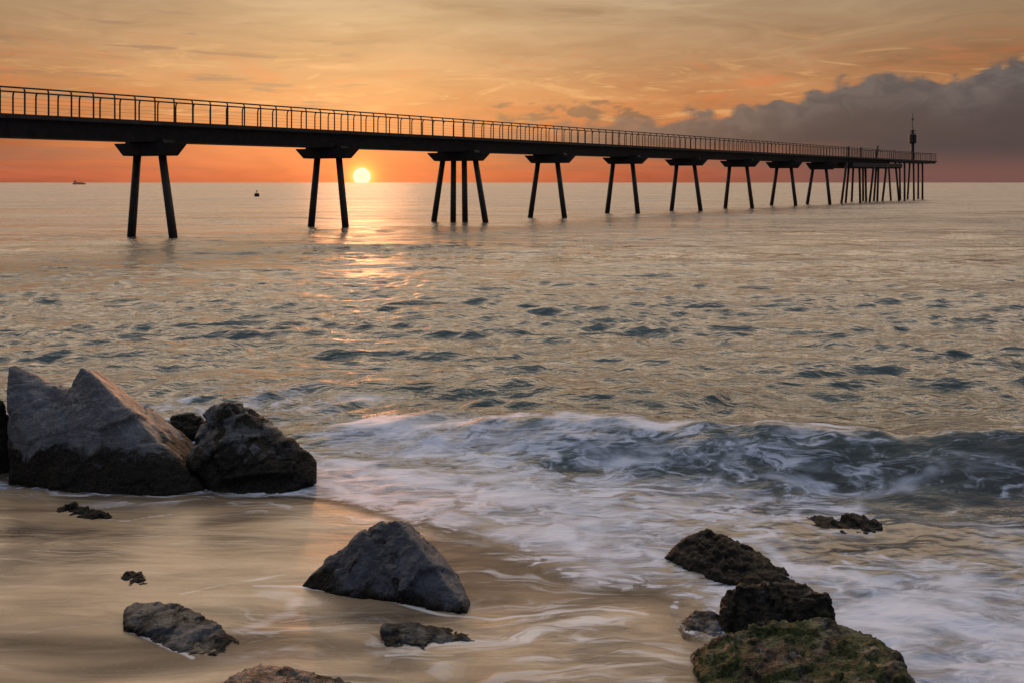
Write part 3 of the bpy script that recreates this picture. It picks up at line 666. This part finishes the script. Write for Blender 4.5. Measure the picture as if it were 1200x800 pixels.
for cpx, legs, yb, yt, (cl, cr) in piers:
    t_ = t_at(cpx, 0); c = LP(t_)
    zs = zt(t_, 1); zc = H-(yt-214)/1000*c.y
    pr = empty('pier', c-LP(0)); pr.parent = br
    # cap: block with up-turned ends, plus the neck under the girder
    A, B = onaxis(c, cl), onaxis(c, cr); d = (B-A); L = d.length; ax = d.normalized(); mid = (A+B)/2; ay = Vector((-ax.y, ax.x, 0))
    e1, e2 = mid+ay*.5, mid-ay*.5; L *= 1-.9*abs(e1.x/e1.y-e2.x/e2.y)*1000/(cr-cl)
    hh = max(zs-zc, .35); b = bmesh.new()
    def ring(zz, half, wid): return [b.verts.new(mid+ax*(sx*half)+ay*(sy*wid)+Vector((0, 0, zz))) for sx, sy in ((-1, -1), (1, -1), (1, 1), (-1, 1))]
    rr = [ring(zc, L/2-.55, .42), ring(zc+hh*.12, L/2-.48, .45), ring(zc+hh*.82, L/2-.04, .5), ring(zc+hh*.92, L/2, .5)]
    for p_, q_ in zip(rr, rr[1:]):
        for k in range(4): b.faces.new((p_[k], p_[(k+1) % 4], q_[(k+1) % 4], q_[k]))
    b.faces.new(rr[0][::-1]); b.faces.new(rr[-1])
    rr = [ring(zc+hh*.925, L/2*.66, .42), ring(zs+.12, L/2*.62, .42)]
    for k in range(4): b.faces.new((rr[0][k], rr[0][(k+1) % 4], rr[1][(k+1) % 4], rr[1][k]))
    b.faces.new(rr[0][::-1]); b.faces.new(rr[-1])
    b.transform(Matrix.Translation(-c)); from_bm('cap', b, M_CON, pr)
    for bx, tx in legs:
        p0 = onaxis(c, bx); p1 = onaxis(c, tx); p1.z = zc+.1; p0 = p0+(p0-p1.xyz*Vector((1, 1, 0)).x*0)*0
        p0.z = 0; dn = (p0-p1); p2 = p1+dn*(1+2.0/abs(dn.z))
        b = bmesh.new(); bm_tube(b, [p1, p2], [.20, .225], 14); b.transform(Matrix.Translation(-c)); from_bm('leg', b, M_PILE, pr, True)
# crowd of piles under the outer end: (base px, top px, offset across, top row)
pe = empty('pier', LP(t_at(1030))-LP(0)); pe.parent = br; ce_ = LP(t_at(1030))
b = bmesh.new()
sweep(b, [t_at(985), t_at(1044)], lambda t_: [(-1.7, zt(t_, 1)-.0), (1.7, zt(t_, 1)), (1.7, zt(t_, 1)-.55), (1.4, zt(t_, 1)-.75), (-1.4, zt(t_, 1)-.75), (-1.7, zt(t_, 1)-.55)])
b.transform(Matrix.Translation(-ce_)); from_bm('cap', b, M_CON, pe)
for bx, tx, w, yt in ((986, 992, 1.2, 199), (991, 995, -.8, 199), (998, 1000, -1.3, 199), (1008, 1007, 1.2, 200), (1011.5, 1011, -1, 200), (1015, 1014, .6, 200), (1019, 1024, 1.2, 201), (1024, 1027, -.9, 201), (1028, 1029.5, 1.2, 201),
                      (1034, 1039, 1.2, 201), (1044, 1041, -1, 200), (1053.5, 1049, 1.2, 194), (1055, 1054, -1, 194), (1060, 1060, 1.1, 194), (1063.5, 1066, -1.1, 194), (1071, 1070.5, 1.1, 193.5), (1076, 1076, -1.1, 193.5), (1081, 1081, 1.1, 193.5)):
    tt = t_at(bx, w); q0 = LP(tt, w); p1 = Vector(((tx-600)/1000*q0.y, q0.y, H-(yt-8-214)/1000*q0.y)); p1.z = min(p1.z, zt(tt, 0)-.3)
    dn = q0-p1; p2 = p1+dn*(1+1.5/abs(dn.z)); b = bmesh.new(); bm_tube(b, [p1, p2], .155, 10); b.transform(Matrix.Translation(-ce_)); from_bm('pile', b, M_PILE, pe, True)

# railings: one rail on each side, posts hooked over at the top
PSTEP = 1.02/SP
def post_mesh(side, hgt):
    bm = bmesh.new(); s_ = -side
    pts = [(0, 0, 0), (0, 0, hgt*.80), (0, s_*.02, hgt*.90), (0, s_*.07, hgt*.965), (0, s_*.16, hgt*1.0)]
    for a, b_ in zip(pts, pts[1:]):
        a, b_ = Vector(a), Vector(b_)
        bm_tube(bm, [a, b_], .040, 6)
    bmesh.ops.recalc_face_normals(bm, faces=bm.faces)
    me = bpy.data.meshes.new('post'); bm.to_mesh(me); bm.free(); me.materials.append(M_STEEL); return me
rot = Matrix.Rotation(math.atan2(dirv.y, dirv.x), 4, 'Z')      # local x along the bridge, +y to its far side
posts_all = []
for side, w in ((-1, HW-.08), (1, -(HW-.08))):                 # near side w>0
    rl = bmesh.new(); wi = -1 if w > 0 else 1
    tr_ = list(np.linspace(T0, T1-.03, 60))
    for q in range(len(tr_)-1):
        pass
    def rail(off, hf, rad):
        bm_tube(rl, [LP(t_, w+wi*off, zt(t_, 0)+(zt(t_, 2)-zt(t_, 0))*hf) for t_ in tr_], rad, 6)
    rail(.16, 1.0, .042)
    for hf in (.28, .58): rail(0, hf, .005)
    o_ = brpart('railing', rl, M_STEEL)
    n_p = int((T1-.03-T0)/PSTEP)
    for k in range(n_p+1):
        t_ = T0+k*PSTEP+(.3*PSTEP if w < 0 else 0); posts_all.append((t_, w, o_))
# end railing across the platform
b = bmesh.new(); ze = zt(T1, 0); he = zt(T1, 2)-ze
bm_tube(b, [LP(T1-.03, -HW+.08, ze+he), LP(T1-.03, HW-.08, ze+he)], .035, 6)
for w in np.linspace(-HW+.08, HW-.08, 4): bm_tube(b, [LP(T1-.03, w, ze), LP(T1-.03, w, ze+he)], .03, 6)
brpart('end_railing', b, M_STEEL)
h0 = zt(2, 2)-zt(2, 0)
pm_n, pm_f = post_mesh(-1, h0), post_mesh(1, h0)
# local +y of rot is far side; near posts hook towards +y
cand = sorted([q for q in posts_all if LP(q[0], q[1]).x/LP(q[0], q[1]).y > -.60], key=lambda q: LP(q[0], q[1]).y)
solo = set(id(q) for q in cand[:100])
rest = bmesh.new()
for q in posts_all:
    t_, w, par = q; me = pm_n if w > 0 else pm_f; hk = (zt(t_, 2)-zt(t_, 0))/h0
    M = Matrix.Translation(LP(t_, w, zt(t_, 0)-.01)-LP(0)) @ rot @ Matrix.Diagonal((1, 1, hk, 1))
    if id(q) in solo:
        o = bpy.data.objects.new('railing_post', me); COL.objects.link(o); o.parent = par; o.matrix_basis = M
    else:
        n0 = len(rest.verts); rest.from_mesh(me); rest.verts.ensure_lookup_table()
        for v in rest.verts[n0:]: v.co = M @ v.co
o = from_bm('railing_posts', rest, M_STEEL, br); o['kind'] = 'stuff'

# lamp posts near the outer end
def lamp(px, label, lean=0.0):
    t_ = t_at(px, .9); base = LP(t_, .9, zt(t_, 0)); r_ = empty('lamp_post', base)
    tag(r_, label, 'lamp post', 'short lamp posts on the bridge')
    b = bmesh.new(); bm_lathe(b, [(.16, 0), (.16, .05), (.10, .08), (.10, 1.15)], seg=12); from_bm('pole', b, M_STEEL, r_)
    b = bmesh.new(); bm_lathe(b, [(.10, 1.15), (.19, 1.2), (.19, 1.36), (.12, 1.42), (.02, 1.44)], seg=12); b.transform(Matrix.Translation((lean, 0, 0))); from_bm('lamp_head', b, M_STEEL, r_)
lamp(994, 'short dark lamp post on the bridge, leftmost of the two beside the person')
lamp(1008.5, 'short dark lamp post on the bridge, closest to the left of the person')
# thin leaning pole
t_ = t_at(1047, 1.0); r_ = base = LP(t_, 1.0, zt(t_, 0))
b = bmesh.new(); bm_tube(b, [(0, 0, 0), (0, 0, .5), (.05, 0, .9), (.20, 0, 1.45)], [.07, .06, .05, .04], 8); bm_lathe(b, [(.14, 0), (.14, .05), (.07, .07)], seg=10)
o = from_bm('leaning_pole', b, M_STEEL); o.location = base; tag(o, 'thin dark pole leaning seaward on the bridge between the person and the beacon', 'pole')

# beacon
t_ = t_at(1069.5, 0); base = LP(t_, 0, zt(t_, 0)); bc_ = empty('beacon', base); Db = base.y
tag(bc_, 'tall dark mast with a drum and thin antenna near the seaward end of the bridge', 'beacon')
def hz_(py): return H-(py-214)/1000*Db-base.z
b = bmesh.new(); bm_lathe(b, [(.42, 0), (.42, .06), (.25, .12), (.25, hz_(168)), (.3, hz_(168))], seg=16); from_bm('mast', b, M_STEEL, bc_)
b = bmesh.new(); bm_lathe(b, [(.45, hz_(168.4)), (.58, hz_(167.5)), (.58, hz_(158.5)), (.50, hz_(157.6)), (.30, hz_(157.3))], seg=20); from_bm('drum', b, mat_plain('beacon_black', (.012, .011, .011), .6), bc_)
b = bmesh.new()
for k in range(8):
    a = k*math.pi/4; bm_tube(b, [(.42*math.cos(a), .42*math.sin(a), hz_(157.5)), (.42*math.cos(a), .42*math.sin(a), hz_(153.5))], .022, 6)
ringp = [(.42*math.cos(k*math.pi/8), .42*math.sin(k*math.pi/8), hz_(153.6)) for k in range(17)]; bm_tube(b, ringp, .03, 6, False)
from_bm('guard_rail', b, M_STEEL, bc_)
b = bmesh.new(); bm_lathe(b, [(.15, hz_(157.4)), (.15, hz_(153.2)), (.2, hz_(152.8)), (.06, hz_(151.8))], seg=12); from_bm('lantern', b, M_STEEL, bc_)
b = bmesh.new(); bm_tube(b, [(0, 0, hz_(152)), (0, 0, hz_(132.5))], [.06, .03], 8)
for pyy, w in ((141, .32), (139.5, .22)): bm_tube(b, [(-w, 0, hz_(pyy)), (w, 0, hz_(pyy))], .035, 6)
bm_lathe(b, [(.10, hz_(140.8)), (.10, hz_(139.3))], seg=8); from_bm('antenna', b, M_STEEL, bc_)

# ------------------------------------------------------------------ person at the railing
def skin_person(loc, rz, label):
    me = bpy.data.meshes.new('person'); V = []; E = []; RR = []
    def v(p, r): V.append(p); RR.append(r); return len(V)-1
    pel = v((0, 0, .93), (.15, .11)); wa = v((0, .03, 1.10), (.13, .10)); ch = v((0, .09, 1.30), (.17, .11)); nk = v((0, .13, 1.46), (.055, .055)); hd = v((0, .17, 1.56), (.085, .095)); ht = v((0, .18, 1.67), (.08, .09))
    E += [(pel, wa), (wa, ch), (ch, nk), (nk, hd), (hd, ht)]
    for s_ in (-1, 1):
        hp = v((s_*.10, 0, .86), (.085, .085)); kn = v((s_*.11, .03, .48), (.058, .058)); an = v((s_*.12, -.02, .08), (.04, .04)); to = v((s_*.13, .14, .035), (.04, .03))
        sh = v((s_*.19, .10, 1.38), (.055, .055)); eb = v((s_*.26, .16, 1.13), (.042, .042)); wr = v((s_*.16, .38, 1.08), (.03, .03)); hn = v((s_*.12, .46, 1.08), (.035, .022))
        E += [(pel, hp), (hp, kn), (kn, an), (an, to), (ch, sh), (sh, eb), (eb, wr), (wr, hn)]
    me.from_pydata(V, E, []); ob = bpy.data.objects.new('person', me); COL.objects.link(ob)
    ob.modifiers.new('k', 'SKIN'); sv = me.skin_vertices[0].data
    for i, r in enumerate(RR): sv[i].radius = r
    sv[0].use_root = True
    sb = ob.modifiers.new('u', 'SUBSURF'); sb.levels = 2; sb.render_levels = 2
    dg = bpy.context.evaluated_depsgraph_get(); nm = bpy.data.meshes.new_from_object(ob.evaluated_get(dg)); ob.modifiers.clear(); ob.data = nm; nm.name = 'person'
    nm.materials.clear(); nm.materials.append(mat_plain('dark_clothes', (.02, .018, .02), .8)); ob.location = loc; ob.rotation_euler = (0, 0, rz); ob.scale = (1.12, 1.12, 1.04)
    for p in nm.polygons: p.use_smooth = True
    b = bmesh.new(); bmesh.ops.create_uvsphere(b, u_segments=14, v_segments=10, radius=.108); b.transform(Matrix.Translation((0, .165, 1.645)) @ Matrix.Diagonal((.92, 1.05, 1, 1)))
    from_bm('hair', b, mat_plain('dark_hair', (.012, .010, .010), .7), ob, True)
    return tag(ob, label, 'person')
t_ = t_at(1027.5, .75)
skin_person(LP(t_, .72, zt(t_, 0)), math.atan2(-nrm.x, nrm.y), 'person in dark clothes leaning on the bridge railing, left of the beacon')

# ------------------------------------------------------------------ buoy and ship far out
pb = G(301, 230.5)
b_ = empty('buoy', (pb[0], pb[1], 0)); tag(b_, 'small dark buoy floating far out between the first two bridge piers', 'buoy')
b = bmesh.new(); bm_lathe(b, [(.30, -.3), (.50, -.05), (.50, .55), (.42, .65), (.12, .7)], seg=16); from_bm('float', b, mat_plain('buoy_dark', (.03, .02, .018), .5), b_)
b = bmesh.new(); bm_tube(b, [(0, 0, .68), (0, 0, 1.15)], .06, 8); bm_lathe(b, [(.16, 1.0), (.16, 1.2), (.05, 1.25)], seg=10); from_bm('top_mark', b, M_STEEL, b_)
Ds = 1150.; sx_ = (93-600)/1000*Ds
sh = empty('ship', (sx_, Ds, 0)); tag(sh, 'faint cargo ship painted in haze colour on the horizon at the far left', 'ship')
ms_ = mat_plain('ship_haze_tint', (.80, .36, .24), .8, var=.05)  # reddish sky tint in the hull colour stands in for distance haze
b = bmesh.new(); L2 = 8.5
for a, zz in ((1, 0),):
    lo = [(-L2*.93, -1.6), (L2*.88, -1.6), (L2*.98, 0), (L2*.88, 1.6), (-L2*.93, 1.6)]; hi = [(-L2, -1.8), (L2*.92, -1.8), (L2*1.06, 0), (L2*.92, 1.8), (-L2, 1.8)]
    v1 = [b.verts.new((p[0], p[1], -.6)) for p in lo]; v2 = [b.verts.new((p[0], p[1], 2.0)) for p in hi]
    for k in range(5): b.faces.new((v1[k], v1[(k+1) % 5], v2[(k+1) % 5], v2[k]))
    b.faces.new(v1[::-1]); b.faces.new(v2)
from_bm('hull', b, ms_, sh)
b = bmesh.new(); bm_box(b, (-5.2, 0, 3.3), (3.6, 2.8, 2.6)); bm_box(b, (-5.4, 0, 5.0), (2.2, 2.2, .8)); from_bm('bridge_house', b, ms_, sh)
b = bmesh.new(); bm_box(b, (1.2, 0, 2.5), (7.0, 2.6, 1.0)); from_bm('cargo', b, ms_, sh)
b = bmesh.new(); bm_tube(b, [(5.8, 0, 2.0), (5.8, 0, 4.6)], .15, 6); from_bm('mast', b, ms_, sh)
